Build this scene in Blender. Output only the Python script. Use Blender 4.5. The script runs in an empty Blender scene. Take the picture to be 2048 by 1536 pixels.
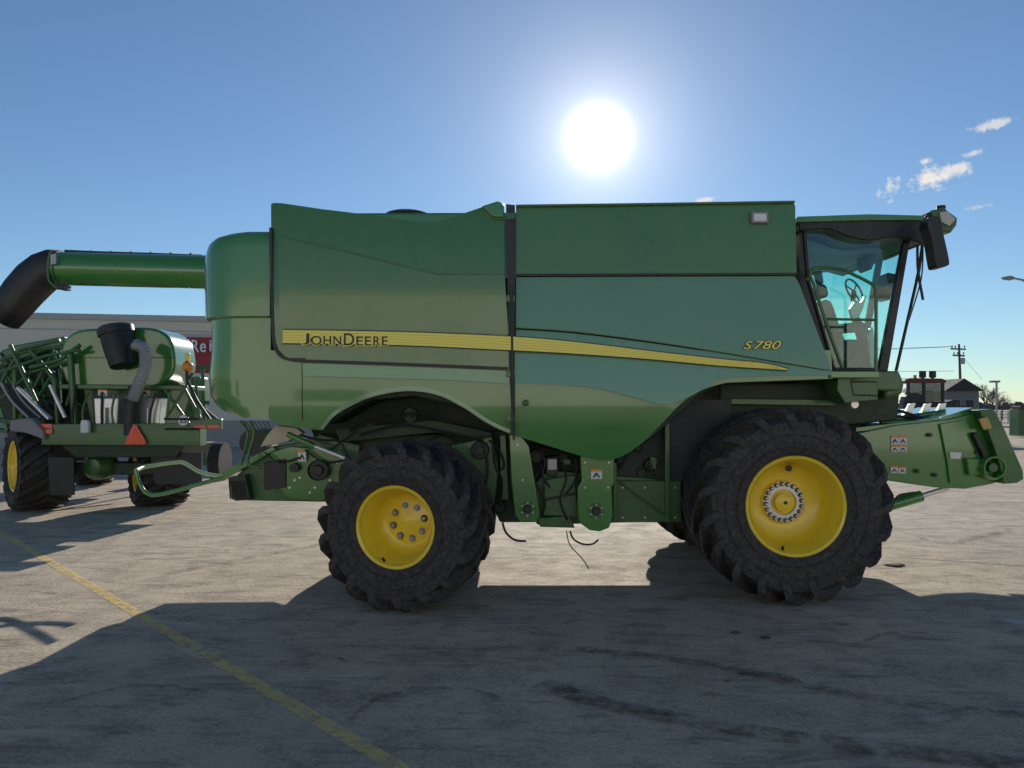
import bpy, bmesh, math, random
from mathutils import Vector, Matrix
random.seed(7)
R=math.radians
sc=bpy.context.scene; col=sc.collection
F=1538.0; PITCH=math.atan(47/F); H=1.93
def ray(px,py):
    u=(px-1024)/F; v=(768-py)/F
    return Vector((u, math.cos(PITCH)-v*math.sin(PITCH), math.sin(PITCH)+v*math.cos(PITCH)))
def W(px,py,Y):
    d=ray(px,py); return Vector((0,0,H))+d*(Y/d.y)
def G(px,py,z=0.0):
    d=ray(px,py); return Vector((0,0,H))+d*((z-H)/d.z)
# ---------------- camera
cam=bpy.data.objects.new('camera',bpy.data.cameras.new('camera')); col.objects.link(cam)
cam.location=(0,0,H); cam.rotation_euler=(R(90)+PITCH,0,0)
cam.data.sensor_width=36; cam.data.lens=F/2048*36; cam.data.clip_end=6000; cam.data.clip_start=.05
sc.camera=cam
sc.view_settings.view_transform='Standard'; sc.view_settings.look='None'; sc.view_settings.exposure=0
# ---------------- materials
def nd(nt,t,**k):
    n=nt.nodes.new(t)
    for a,b in k.items(): setattr(n,a,b)
    return n
def mat(name,c,rough=.5,metal=0,coat=0,var=.12,scale=3,dust=0,bump=0,bscale=40,spec=.5,dustcol=(.32,.27,.2)):
    m=bpy.data.materials.new(name); m.use_nodes=True; nt=m.node_tree; p=nt.nodes['Principled BSDF']; L=nt.links
    p.inputs['Roughness'].default_value=rough; p.inputs['Metallic'].default_value=metal
    p.inputs['Coat Weight'].default_value=coat; p.inputs['Coat Roughness'].default_value=.06
    p.inputs['Specular IOR Level'].default_value=spec
    tc=nd(nt,'ShaderNodeTexCoord'); n=nd(nt,'ShaderNodeTexNoise'); n.inputs['Scale'].default_value=scale; n.inputs['Detail'].default_value=3
    L.new(tc.outputs['Object'],n.inputs['Vector'])
    mx=nd(nt,'ShaderNodeMix',data_type='RGBA'); L.new(n.outputs['Fac'],mx.inputs['Factor'])
    mx.inputs['A'].default_value=tuple(x*(1-var*1.6) for x in c)+(1,); mx.inputs['B'].default_value=tuple(min(1,x*(1+var*1.6)) for x in c)+(1,)
    out=mx.outputs['Result']
    if dust>0:
        n2=nd(nt,'ShaderNodeTexNoise'); n2.inputs['Scale'].default_value=scale*5; n2.inputs['Detail'].default_value=6; n2.inputs['Roughness'].default_value=.7
        L.new(tc.outputs['Object'],n2.inputs['Vector'])
        rp=nd(nt,'ShaderNodeMapRange'); rp.inputs['From Min'].default_value=.42; rp.inputs['From Max'].default_value=.75; rp.inputs['To Max'].default_value=dust
        L.new(n2.outputs['Fac'],rp.inputs['Value'])
        m2=nd(nt,'ShaderNodeMix',data_type='RGBA'); L.new(rp.outputs['Result'],m2.inputs['Factor']); L.new(out,m2.inputs['A']); m2.inputs['B'].default_value=dustcol+(1,)
        out=m2.outputs['Result']
    L.new(out,p.inputs['Base Color'])
    rr=nd(nt,'ShaderNodeMapRange'); L.new(n.outputs['Fac'],rr.inputs['Value']); rr.inputs['To Min'].default_value=max(.03,rough-.12); rr.inputs['To Max'].default_value=min(1,rough+.12)
    L.new(rr.outputs['Result'],p.inputs['Roughness'])
    if bump>0:
        n3=nd(nt,'ShaderNodeTexNoise'); n3.inputs['Scale'].default_value=bscale; n3.inputs['Detail'].default_value=4; L.new(tc.outputs['Object'],n3.inputs['Vector'])
        b=nd(nt,'ShaderNodeBump'); b.inputs['Strength'].default_value=bump; b.inputs['Distance'].default_value=.02; L.new(n3.outputs['Fac'],b.inputs['Height']); L.new(b.outputs['Normal'],p.inputs['Normal'])
    return m
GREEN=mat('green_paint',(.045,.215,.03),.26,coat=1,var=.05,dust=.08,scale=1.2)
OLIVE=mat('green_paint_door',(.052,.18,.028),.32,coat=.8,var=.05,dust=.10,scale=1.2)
TEAL=mat('green_sky_sheen_upper',(.125,.29,.14),.24,coat=1,var=.04,dust=.10,scale=1.0)  # teal tone carries sky reflection painted into the green
TEAL2=mat('green_sky_sheen_lower',(.15,.34,.20),.26,coat=.8,var=.04,dust=.06,scale=1.0)  # lighter bluish green: sky reflection put into the lower panel colour
SHEEN=mat('pale_green_sheen',(.40,.56,.30),.4,coat=.2,var=.05,dust=.1,scale=1.5,spec=.3)  # paler than the body: painted sky sheen on side band, highlight on rail
DGREEN=mat('dark_green_paint',(.028,.13,.024),.40,coat=.3,var=.25,dust=.25,scale=4)
YEL=mat('yellow_paint',(.97,.68,.03),.35,coat=.4,var=.05,dust=.14,scale=3)
YSTR=mat('yellow_decal',(1.0,.84,.14),.4,var=.02)
OCHRE=mat('ochre_line',(.6,.45,.06),.5)
BLACK=mat('black_plastic',(.012,.013,.014),.45,var=.3,dust=.08)
RUB=mat('tyre_rubber',(.022,.022,.023),.72,var=.35,scale=5,dust=.6,bump=.35,bscale=25,dustcol=(.16,.13,.10))
STEEL=mat('steel',(.55,.55,.54),.35,metal=.8,var=.15)
ALU=mat('bright_metal',(.75,.75,.73),.3,metal=.5,var=.1)
WHITE=mat('white_decal',(.75,.75,.72),.5,var=.05)
RED=mat('red_lens',(.9,.03,.02),.3,coat=.5,var=.05)
ORANGE=mat('orange_red_sign',(1.0,.13,.03),.4,var=.05)
AMBER=mat('amber_lens',(.85,.25,.03),.3,var=.05)
GREY=mat('grey_plastic',(.25,.25,.26),.5,var=.1)
INT=mat('cab_trim',(.07,.08,.09),.7,var=.15)
LINT=mat('cab_headliner',(.28,.28,.31),.8,var=.1)
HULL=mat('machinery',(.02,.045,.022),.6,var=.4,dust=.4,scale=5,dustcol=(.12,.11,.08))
REDP=mat('dark_red_paint',(.12,.015,.012),.35,var=.1)
WOODP=mat('weathered_wood',(.12,.09,.07),.8,var=.2)
BARK=mat('bark',(.14,.1,.075),.9,var=.2)
GALV=mat('galvanised',(.35,.36,.37),.45,metal=.5,var=.1)
CHUTE=mat('sunlit_dusty_chute',(.65,.58,.46),.6,var=.15,dust=.3)  # bright beige has the sunlight painted in, with dust noise over it
def glassmat(name,tint,f):
    m=bpy.data.materials.new(name); m.use_nodes=True; nt=m.node_tree; nt.nodes.clear(); L=nt.links
    o=nd(nt,'ShaderNodeOutputMaterial'); t=nd(nt,'ShaderNodeBsdfTransparent'); t.inputs[0].default_value=tint+(1,)
    g=nd(nt,'ShaderNodeBsdfGlossy'); g.inputs['Roughness'].default_value=.03
    n=nd(nt,'ShaderNodeTexNoise'); n.inputs['Scale'].default_value=6
    r=nd(nt,'ShaderNodeMapRange'); r.inputs['To Min'].default_value=f*.6; r.inputs['To Max'].default_value=f*1.4; L.new(n.outputs['Fac'],r.inputs['Value'])
    mx=nd(nt,'ShaderNodeMixShader'); L.new(r.outputs['Result'],mx.inputs[0]); L.new(t.outputs[0],mx.inputs[1]); L.new(g.outputs[0],mx.inputs[2]); L.new(mx.outputs[0],o.inputs[0])
    return m
GLASS=glassmat('tinted_glass',(.78,.985,.93),.06)
def perf():
    m=mat('perforated_black',(.02,.022,.022),.6); nt=m.node_tree; p=nt.nodes['Principled BSDF']; L=nt.links
    v=nd(nt,'ShaderNodeTexVoronoi'); v.inputs['Scale'].default_value=60; v.inputs['Randomness'].default_value=0
    tc=nd(nt,'ShaderNodeTexCoord'); L.new(tc.outputs['Object'],v.inputs['Vector'])
    r=nd(nt,'ShaderNodeMapRange'); r.inputs['From Min'].default_value=.3; r.inputs['From Max'].default_value=.38; L.new(v.outputs['Distance'],r.inputs['Value'])
    mx=nd(nt,'ShaderNodeMix',data_type='RGBA'); mx.inputs['A'].default_value=(.002,.002,.002,1); mx.inputs['B'].default_value=(.05,.07,.06,1); L.new(r.outputs['Result'],mx.inputs['Factor']); L.new(mx.outputs['Result'],p.inputs['Base Color'])
    return m
PERF=perf()
# ---------------- object helpers
def wl(o):
    v=Vector((0,0,0))
    while o: v+=o.location; o=o.parent
    return v
def new(name,bm,m,parent=None,sharp=38,bev=0,local=False,smooth=True,recalc=True):
    if recalc: bmesh.ops.recalc_face_normals(bm,faces=bm.faces)
    me=bpy.data.meshes.new(name); bm.to_mesh(me); bm.free(); me.materials.append(m)
    if smooth:
        me.polygons.foreach_set('use_smooth',[True]*len(me.polygons)); me.set_sharp_from_angle(angle=R(sharp))
    o=bpy.data.objects.new(name,me); col.objects.link(o)
    if parent:
        o.parent=parent
        if not local: o.location=-wl(parent)
    if bev>0:
        b=o.modifiers.new('bevel','BEVEL'); b.width=bev; b.segments=3; b.limit_method='ANGLE'; b.angle_limit=R(38); b.harden_normals=True
    return o
def thing(name,loc,label,cat,group=None):
    o=bpy.data.objects.new(name,None); col.objects.link(o); o.location=loc; o.empty_display_size=.2
    tag(o,label,cat,group); return o
def tag(o,label,cat,group=None,kind=None):
    o['label']=label; o['category']=cat
    if group: o['group']=group
    if kind: o['kind']=kind
    return o
def B(): return bmesh.new()
def box(bm,x0,x1,y0,y1,z0,z1):
    v=[bm.verts.new((x,y,z)) for x in (x0,x1) for y in (y0,y1) for z in (z0,z1)]
    for f in ((0,1,3,2),(4,6,7,5),(0,4,5,1),(2,3,7,6),(0,2,6,4),(1,5,7,3)): bm.faces.new([v[i] for i in f])
def prism_w(bm,pts,Y1):
    a=[bm.verts.new(p) for p in pts]; b=[bm.verts.new((p[0],Y1,p[2])) for p in pts]
    bm.faces.new(a); bm.faces.new(b[::-1])
    n=len(a)
    for i in range(n): bm.faces.new((a[i],a[(i+1)%n],b[(i+1)%n],b[i]))
def pz(bm,px,Y,Y1): prism_w(bm,[W(x,y,Y) for x,y in px],Y1); return bm
def PZ(px,Y,Y1): return pz(B(),px,Y,Y1)
def tube(bm,pts,r,n=10,cap=True):
    pts=[Vector(p) for p in pts]; rings=[]; up=None; N=len(pts)
    if isinstance(r,(list,tuple)):
        if len(r)==N: rs=list(r)
        else:
            rs=[]
            for i in range(N):
                t=i/(N-1)*(len(r)-1); k=min(int(t),len(r)-2); rs.append(r[k]+(r[k+1]-r[k])*(t-k))
    else: rs=[r]*N
    for i,p in enumerate(pts):
        if i==0: d=pts[1]-p
        elif i==N-1: d=p-pts[i-1]
        else: d=(pts[i+1]-p).normalized()+(p-pts[i-1]).normalized()
        if d.length<1e-7: d=Vector((0,0,1))
        d.normalize()
        if up is None:
            up=Vector((0,0,1)) if abs(d.z)<.9 else Vector((0,1,0))
        s=d.cross(up)
        if s.length<1e-4: up=Vector((1,0,0)); s=d.cross(up)
        s.normalize(); u=s.cross(d).normalized(); up=u
        rings.append([bm.verts.new(p+(s*math.cos(2*math.pi*k/n)+u*math.sin(2*math.pi*k/n))*rs[i]) for k in range(n)])
    for a,b in zip(rings,rings[1:]):
        for k in range(n): bm.faces.new((a[k],a[(k+1)%n],b[(k+1)%n],b[k]))
    if cap: bm.faces.new(rings[0]); bm.faces.new(rings[-1][::-1])
    return bm
def spl(p,k=6,closed=False):
    out=[]; n=len(p); p=[Vector(q) for q in p]
    for i in range(n if closed else n-1):
        if closed: a,b,c,d=p[(i-1)%n],p[i],p[(i+1)%n],p[(i+2)%n]
        else: a,b,c,d=p[max(i-1,0)],p[i],p[i+1],p[min(i+2,n-1)]
        for j in range(k):
            t=j/k; out.append(.5*((2*b)+(c-a)*t+(2*a-5*b+4*c-d)*t*t+(3*b-a-3*c+d)*t**3))
    if not closed: out.append(p[-1])
    return out
def s2(p,k=6): return [(v.x,v.y) for v in spl([(a,b,0) for a,b in p],k)]
def T(px,Y,r,k=0,n=10):
    pts=[W(q[0],q[1],q[2] if len(q)>2 else Y) for q in px]
    if k: pts=spl(pts,k)
    return tube(B(),pts,r,n)
def lathe(bm,prof,n=64,axis='Y',c=(0,0,0),closed=False):
    rings=[]; c=Vector(c)
    for y,r in prof:
        rg=[]
        for k in range(n):
            a=2*math.pi*k/n
            if axis=='Y': v=Vector((r*math.cos(a),y,r*math.sin(a)))
            elif axis=='Z': v=Vector((r*math.cos(a),r*math.sin(a),y))
            else: v=Vector((y,r*math.cos(a),r*math.sin(a)))
            rg.append(bm.verts.new(c+v))
        rings.append(rg)
    pr=list(zip(rings,rings[1:]))
    if closed: pr.append((rings[-1],rings[0]))
    for a,b in pr:
        for k in range(n): bm.faces.new((a[k],a[(k+1)%n],b[(k+1)%n],b[k]))
    if not closed:
        if prof[0][1]>1e-4: bm.faces.new(rings[0])
        if prof[-1][1]>1e-4: bm.faces.new(rings[-1][::-1])
        bmesh.ops.remove_doubles(bm,verts=bm.verts,dist=1e-5)
    return bm
def panel(px,Y,thick,f=None,step=.12):
    bm=B(); fc=bm.faces.new([bm.verts.new(W(x,y,Y)) for x,y in px])
    xs=[v.co.x for v in bm.verts]; zs=[v.co.z for v in bm.verts]
    if f:
        x=min(xs)+step*.51
        while x<max(xs):
            bmesh.ops.bisect_plane(bm,geom=bm.verts[:]+bm.edges[:]+bm.faces[:],plane_co=(x,0,0),plane_no=(1,0,0)); x+=step*1.5
        z=min(zs)+step*.53
        while z<max(zs):
            bmesh.ops.bisect_plane(bm,geom=bm.verts[:]+bm.edges[:]+bm.faces[:],plane_co=(0,0,z),plane_no=(0,0,1)); z+=step
        for v in bm.verts: v.co.y+=f(v.co.x,v.co.z)
    r=bmesh.ops.extrude_face_region(bm,geom=bm.faces[:])
    for e in r['geom']:
        if isinstance(e,bmesh.types.BMVert): e.co.y=Y+thick
    bmesh.ops.recalc_face_normals(bm,faces=bm.faces)
    return bm
def ribbon(px,w,Y,thick,f=None):
    pts=[W(x,y,Y) for x,y in px]; bm=B(); A=[];C=[]
    for i,p in enumerate(pts):
        d=(pts[min(i+1,len(pts)-1)]-pts[max(i-1,0)]); d.y=0; d.normalize(); nrm=Vector((-d.z,0,d.x))
        ff=f(p.x,p.z) if f else 0
        for lst,s in ((A,1),(C,-1)):
            q=p+nrm*w/2*s; q.y+=ff; lst.append((bm.verts.new(q),bm.verts.new((q.x,q.y+thick,q.z))))
    for i in range(len(pts)-1):
        a,b,c,d=A[i],A[i+1],C[i],C[i+1]
        bm.faces.new((a[0],b[0],d[0],c[0])); bm.faces.new((a[1],c[1],d[1],b[1]))
        bm.faces.new((a[0],a[1],b[1],b[0])); bm.faces.new((c[0],d[0],d[1],c[1]))
    for i in (0,-1): bm.faces.new((A[i][0],C[i][0],C[i][1],A[i][1]))
    return bm
def text_bm(bm,s,pbox,Y,off=0,shear=0,slope=0,extr=.001):
    x0,x1,yt,yb=pbox
    c=bpy.data.curves.new('t','FONT'); c.body=s; c.size=1; c.extrude=.001; c.shear=shear
    o=bpy.data.objects.new('t',c); col.objects.link(o)
    def get():
        bpy.context.view_layer.update()
        return bpy.data.meshes.new_from_object(o.evaluated_get(bpy.context.evaluated_depsgraph_get()))
    me=get()
    xs=[v.co.x for v in me.vertices]; ys=[v.co.y for v in me.vertices]
    mx0,mx1,my0,my1=min(xs),max(xs),min(ys),max(ys)
    if off: c.offset=off; me=get()
    a=W(x0,yb,Y); b=W(x1,yt,Y)
    for v in me.vertices:
        X=a.x+(v.co.x-mx0)/(mx1-mx0)*(b.x-a.x); Z=a.z+(v.co.y-my0)/(my1-my0)*(b.z-a.z)+slope*(X-a.x)
        v.co=(X,Y-(extr if v.co.z>0 else -extr),Z)
    bm.from_mesh(me); bpy.data.objects.remove(o); return bm
def decal(px,py,w,h,Y,parent,name='warning_decal',head=AMBER):
    d=new(name,PZ([(px-w/2,py-h/2),(px+w/2,py-h/2),(px+w/2,py+h/2),(px-w/2,py+h/2)],Y,Y+.004),WHITE,parent)
    new('header_strip',PZ([(px-w/2,py-h/2),(px+w/2,py-h/2),(px+w/2,py-h/4),(px-w/2,py-h/4)],Y-.002,Y+.001),head,d)
    new('symbol',PZ([(px-w*.35,py+h*.35),(px-w*.1,py-h*.1),(px,py-h*.18),(px+w*.08,py-h*.05),(px+w*.35,py+h*.3),(px+w*.2,py+h*.38),(px,py+h*.12),(px-w*.2,py+h*.4)],Y-.002,Y+.001),BLACK,d)
    return d
# ---------------- wheels
def wheel(loc,yaw,Rad,Wd,rimR,parent,dish,nl=20,style='front',rimmat=YEL,sub=72,name='wheel',lugdir=1):
    a=Wd/2; s=Rad-rimR; yd=-a+dish
    if style=='front': hub=[(yd-.10,0),(yd-.10,.02),(yd-.095,.085),(yd-.085,.10),(yd-.03,.10),(yd-.03,.215),(yd+.0,.225),(yd+.05,.225),(yd+.05,0)]
    else: hub=[(yd-.03,0),(yd-.03,.06),(yd-.012,.10),(yd-.012,.20),(yd,.225),(yd+.05,.235),(yd+.05,0)]
    w=new(name,lathe(B(),hub,48),rimmat,parent,local=True)
    w.location=Vector(loc)-wl(parent); w.rotation_euler=(0,0,yaw)
    P=[(-.80,-.02,0),(-.90,.0,.03),(-.965,0,.12),(-1.0,0,.34),(-.995,0,.55),(-.96,0,.70)]
    prof=[(k*a,rimR+d+t*s) for k,d,t in P]+[(-.88*a,Rad-.12),(-.72*a,Rad-.095),(-.35*a,Rad-.08),(0,Rad-.075)]
    prof+= [(-y,r) for y,r in prof[-2::-1]]
    bm=lathe(B(),prof,sub,closed=True)
    for t in (.2,.44): 
        lathe(bm,[(-a*1.003-.004,rimR+t*s),(-a*1.003-.008,rimR+t*s+.008),(-a*1.003-.004,rimR+t*s+.016),(-a*.96,rimR+t*s+.016),(-a*.96,rimR+t*s)],sub,closed=True)
    out=[(-.995,rimR+.54*s),(-1.03,rimR+.72*s),(-1.01,Rad-.065),(-.90,Rad-.012),(-.5,Rad),(.05,Rad)]
    base=[(-.95,rimR+.54*s),(-.90,rimR+.70*s),(-.80,Rad-.16),(-.68,Rad-.13),(-.5,Rad-.11),(.05,Rad-.10)]
    th=[-.06,-.03,.0,.06,.2,.37]
    for side in (-1,1):
        for i in range(nl):
            t0=2*math.pi*(i+(.5 if side>0 else 0))/nl+random.uniform(-.008,.008)
            rings=[]
            for j in range(6):
                tt=t0+lugdir*th[j]*1.25
                q=[]
                for (ky,r),hw in ((base[j],.072),(out[j],.046 if j else .05)):
                    for sg in (-1,1):
                        an=tt+sg*hw/Rad; q.append(bm.verts.new((r*math.cos(an),-side*ky*a,r*math.sin(an))))
                rings.append((q[0],q[1],q[3],q[2]))
            for p,qq in zip(rings,rings[1:]):
                for k in range(4): bm.faces.new((p[k],p[(k+1)%4],qq[(k+1)%4],qq[k]))
            bm.faces.new(rings[0]); bm.faces.new(rings[-1][::-1])
    new('tyre',bm,RUB,w,local=True,sharp=30)
    rp=[(-.80*a,rimR+.0),(-.9*a,rimR+.022),(-.925*a,rimR+.012),(-.90*a,rimR-.012),(-.80*a,rimR-.022),(-.70*a,rimR-.05),(min(-.2*a,yd-.16),rimR-.062),(yd-.06,rimR-.085),(yd-.01,rimR-.14),(yd,.23),(yd,.1),(yd+.03,.1),(yd+.03,rimR-.1),(.5*a,rimR-.03),(.9*a,rimR+.02),(.8*a,rimR+.0)]
    if style!='front':
        rp[5:9]=[(-.70*a,rimR-.035),(-.62*a,rimR-.055),(-.1*a if -.1*a<yd-.08 else yd-.08,rimR-.065),(yd-.02,rimR-.10)]
    new('rim',lathe(B(),rp,72,closed=True),rimmat,w,local=True)
    if style=='front':
        new('hub_ring',lathe(B(),[(yd-.038,.125),(yd-.045,.13),(yd-.045,.205),(yd-.038,.21),(yd-.02,.21),(yd-.02,.125)],48,closed=True),STEEL,w,local=True)
        new('hub_plug',lathe(B(),[(yd-.112,0),(yd-.112,.016),(yd-.10,.02)],8),HULL,w,local=True)
        nn,rr,rs=20,.185,.016
    else: nn,rr,rs=(8,.165,.024) if style=='rear' else (8,.165,.02)
    n0=None
    for i in range(nn):
        if n0 is None:
            bm=lathe(B(),[(-.03,0),(-.03,rs*.6),(-.022,rs),(.02,rs)],6); lathe(bm,[(-.002,rs*1.5),(-.002,0)],16)
            n0=new('nut',bm,GALV if style=='rear' else STEEL,w,local=True); n=n0
        else:
            n=n0.copy(); col.objects.link(n)
        an=2*math.pi*(i+.3)/nn; n.location=(rr*math.cos(an),yd-(.05 if style=='front' else .015),rr*math.sin(an))
    if style=='front':
        new('access_hole',lathe(B(),[(yd-.075,0),(yd-.075,.03),(yd-.05,.03)],20,c=(.05,0,rimR-.13)),BLACK,w,local=True)
    if style!='cart':
        new('valve_stem',tube(B(),[(-.12,-.8*a,-rimR+.05),(-.13,-.86*a,-rimR+.08)],.012,8),BLACK,w,local=True)
    return w
# =================================================================== COMBINE
Y0=8.0
cb=thing('combine_harvester',(0,9.4,0),'huge green combine harvester with yellow stripe and yellow rims parked side on in front','combine harvester')
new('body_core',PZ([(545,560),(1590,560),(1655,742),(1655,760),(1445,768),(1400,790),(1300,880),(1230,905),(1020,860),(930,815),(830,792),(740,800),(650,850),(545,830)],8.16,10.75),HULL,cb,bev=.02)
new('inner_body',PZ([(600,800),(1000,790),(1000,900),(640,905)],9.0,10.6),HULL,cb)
new('grain_tank',PZ([(710,425),(1010,424),(1585,418),(1585,560),(710,560)],8.2,10.7),GREEN,cb,bev=.03)
new('tank_lid',lathe(B(),[(0,.24),(.015,.24),(.03,.2),(.035,0)],40,'Z',c=W(815,426,8.5)-Vector((0,0,.035))),BLACK,cb)
def hood():
    bm=B(); lv=[(461,470,540),(464,440,540),(470,424,540),(480,413,540),(494,408,540),(512,405,540),(560,404,540),(600,405,540),(630,406,540),(632,406,540),(636,416,540),(660,418,540),(700,417,540),(745,412,540),(790,415,560),(812,430,600),(824,450,640),(836,490,640)]
    rings=[]; YE=8.4
    for py,pl,pr in lv:
        z=W(0,py,Y0).z; xl=W(pl,py,YE).x; xr=W(pr,py,Y0).x
        ins=max(0,(476-py)/14)**2*.06+(.03 if py>634 else 0)
        xc=W(500,py,Y0).x
        rg=[(xr,Y0-.01+ins),(xc+.1,Y0-.01+ins)]
        rx=xc-xl; ry=YE-Y0+.3
        for k in range(0,15):
            t=k/14*math.pi/2; e=.8
            rg.append((xc-rx*math.sin(t)**e, Y0-.01+ins+ry*(1-math.cos(t)**e)))
        far=10.9
        for k in range(14,-1,-1):
            t=k/14*math.pi/2; e=.8
            rg.append((xc-rx*math.sin(t)**e, far-ins-ry*(1-math.cos(t)**e)))
        rg+=[(xr,far-ins)]
        rings.append([bm.verts.new((x,y,z)) for x,y in rg])
    for a,b in zip(rings,rings[1:]):
        for k in range(len(a)-1): bm.faces.new((a[k],a[k+1],b[k+1],b[k]))
        bm.faces.new((a[-1],a[0],b[0],b[-1]))
    bm.faces.new(rings[0]); bm.faces.new(rings[-1][::-1]); return bm
new('rear_hood',hood(),GREEN,cb,sharp=30)
arch=s2([(640,861),(668,832),(712,806),(762,789),(822,782),(880,792),(930,818),(975,848),(1020,868),(1100,893),(1160,912),(1210,922),(1245,914),(1285,888),(1325,848),(1365,806),(1410,778),(1455,765)],5)
sk=[(535,700),(1665,700),(1668,757)]+arch[::-1]+[(600,856),(560,848),(535,838)]
fs=lambda x,z: .035+.10*max(0,(2.05-z))**1.6
new('side_skirt',panel(sk,Y0-.04,.16,fs,.1),GREEN,cb)
new('wheel_arch_lip',ribbon(s2([(640,858),(668,826),(712,800),(762,783),(822,776),(880,786),(930,812),(975,842),(1020,864)],6),.035,Y0-.045,.05,fs),TEAL,cb)
new('panel_seam',ribbon([(604,722),(604,840)],.006,Y0-.012,.02),BLACK,cb)
new('side_band',panel([(604,726),(1018,742),(1018,768),(900,760),(607,752)],Y0-.04,.08,lambda x,z:.01-.15*(2.38-z),.06),SHEEN,cb)
new('fuel_flap_latch',PZ([(582,716),(610,716),(610,722),(582,722)],Y0-.065,Y0-.03),HULL,cb)
fd=lambda x,z: .05*max(0,z-2.9)**2
top=[(538,404),(545,402),(562,403)]+s2([(640,415),(760,430),(830,441),(858,442),(890,436),(975,407),(992,401)],5)+[(1003,403),(1008,410)]
YD=Y0-.02
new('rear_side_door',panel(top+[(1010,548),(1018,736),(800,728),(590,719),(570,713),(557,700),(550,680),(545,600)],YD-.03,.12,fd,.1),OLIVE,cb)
new('door_crease',ribbon([(560,470),(700,503),(820,534),(880,548),(1010,548)],.012,YD-.036,.01,fd),DGREEN,cb)
new('raised_door_facet',panel([(556,474),(700,508),(820,539),(878,551),(1009,551),(1017,668),(560,655)],YD-.042,.03,lambda x,z:fd(x,z)-.02*(z-2.7)*(-1 if z<2.7 else 1),.1),OLIVE,cb)
new('door_trim',ribbon(s2([(541,455),(543,560),(545,650),(549,690),(560,711),(585,720),(650,723),(800,728),(1016,737)],5),.03,Y0-.06,.06),BLACK,cb)
new('hinge_pillar',PZ([(1012,408),(1030,410),(1030,880),(1026,880),(1018,735)],Y0-.045,Y0+.1),BLACK,cb)
new('gas_strut',T([(1023,570),(1026,866)],Y0-.07,.016),HULL,cb)
for y in (425,590,740,830): new('hinge',PZ([(1012,y),(1030,y),(1030,y+14),(1012,y+14)],Y0-.06,Y0),DGREEN,cb,bev=.006)
new('corner_guard',PZ([(962,412),(996,401),(1008,408),(1008,436),(985,434)],Y0-.07,Y0+.05),GREEN,cb,bev=.02)
ft=lambda x,z: .02+.03*(z-3.5)
new('tank_side_panel',panel([(1032,411),(1340,407),(1560,403),(1590,404),(1593,410),(1594,545),(1032,547)],Y0-.04,.2,ft,.12),OLIVE,cb)
new('tank_edge_trim',ribbon([(1032,411),(1340,407),(1590,403)],.02,Y0-.05,.12),DGREEN,cb)
new('tank_seam',ribbon([(1032,549),(1594,547)],.03,Y0-.015,.06),BLACK,cb)
wlm=new('work_light',PZ([(1503,423),(1538,423),(1538,446),(1503,446)],Y0-.06,Y0),GREY,cb,bev=.01)
new('lens',PZ([(1508,427),(1533,427),(1533,442),(1508,442)],Y0-.068,Y0-.04),WHITE,wlm,bev=.004)
crease=s2([(1032,655),(1150,663),(1300,682),(1450,705),(1580,727),(1662,740)],5)
fe1=lambda x,z: .08*(z-2.45)
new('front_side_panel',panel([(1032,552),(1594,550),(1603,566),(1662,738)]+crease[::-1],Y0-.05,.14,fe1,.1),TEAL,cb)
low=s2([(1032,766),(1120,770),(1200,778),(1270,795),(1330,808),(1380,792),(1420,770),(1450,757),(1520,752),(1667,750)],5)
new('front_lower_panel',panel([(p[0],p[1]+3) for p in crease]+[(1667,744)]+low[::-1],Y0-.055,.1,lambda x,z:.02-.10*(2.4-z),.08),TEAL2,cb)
new('crease_line',ribbon(crease,.010,Y0-.058,.03),DGREEN,cb)
su=s2([(565,660),(800,664),(1018,673),(1150,684),(1300,702),(1440,718),(1530,727),(1576,738)],4)
sl=s2([(565,686),(800,690),(1018,700),(1150,707),(1300,718),(1440,731),(1530,737),(1576,740)],4)
def stripe(nm,a,b,m,Y,grow):
    q=[(x,y-grow) for x,y in a]+[(x,y+grow) for x,y in b[::-1]]
    return new(nm,PZ(q,Y,Y+.008),m,cb)
stripe('stripe_border',su,sl,BLACK,Y0-.075,2)
st=stripe('yellow_stripe',su,sl,YSTR,Y0-.080,0)
for k in range(1,5):
    pts=[(a[0],a[1]+(b[1]-a[1])*k/5) for a,b in zip(su,sl)][:-2]
    new('pinstripe',ribbon(pts,.003,Y0-.081,.003),OCHRE,st)
def jd(off,Y,m,nm,par):
    bm=B()
    for s,x0,x1,yt,yb in (('J',606,618,667,689),('O',622,643,672,689.5),('H',647,662,672,689),('N',667,682,672,689.5),('D',688,708,667,690.5),('E',713,726,673,691),('E',730,742,673,691),('R',747,760,673,691),('E',764,775,673,691)):
        text_bm(bm,s,(x0,x1,yt,yb),Y,off=off)
    return new(nm,bm,m,par,smooth=False,recalc=False)
jd(.075,Y0-.084,YSTR,'lettering_outline',cb)
jd(.012,Y0-.087,BLACK,'lettering',cb)
for off,Y,m,nm in ((.045,Y0-.056,BLACK,'model_number_outline'),(.006,Y0-.060,YSTR,'model_number')):
    bm=B(); text_bm(bm,'S',(1488,1505,683,698),Y,off=off,shear=.3); text_bm(bm,'780',(1508,1562,682,698),Y,off=off,shear=.3); new(nm,bm,m,cb,smooth=False,recalc=False)
new('panel_latch',lathe(B(),[(-.05,0),(-.05,.015),(-.04,.035),(.03,.035)],20,c=W(1051,806,Y0)),DGREEN,cb)
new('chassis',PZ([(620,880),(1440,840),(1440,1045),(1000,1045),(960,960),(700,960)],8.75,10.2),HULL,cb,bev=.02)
new('lower_side_plate',PZ([(1095,940),(1345,960),(1345,1043),(1075,1050),(1040,1000)],8.55,8.75),DGREEN,cb,bev=.015)
new('perforated_shield',PZ([(1338,835),(1400,800),(1462,800),(1462,962),(1338,962)],8.5,8.56),PERF,cb)
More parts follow.
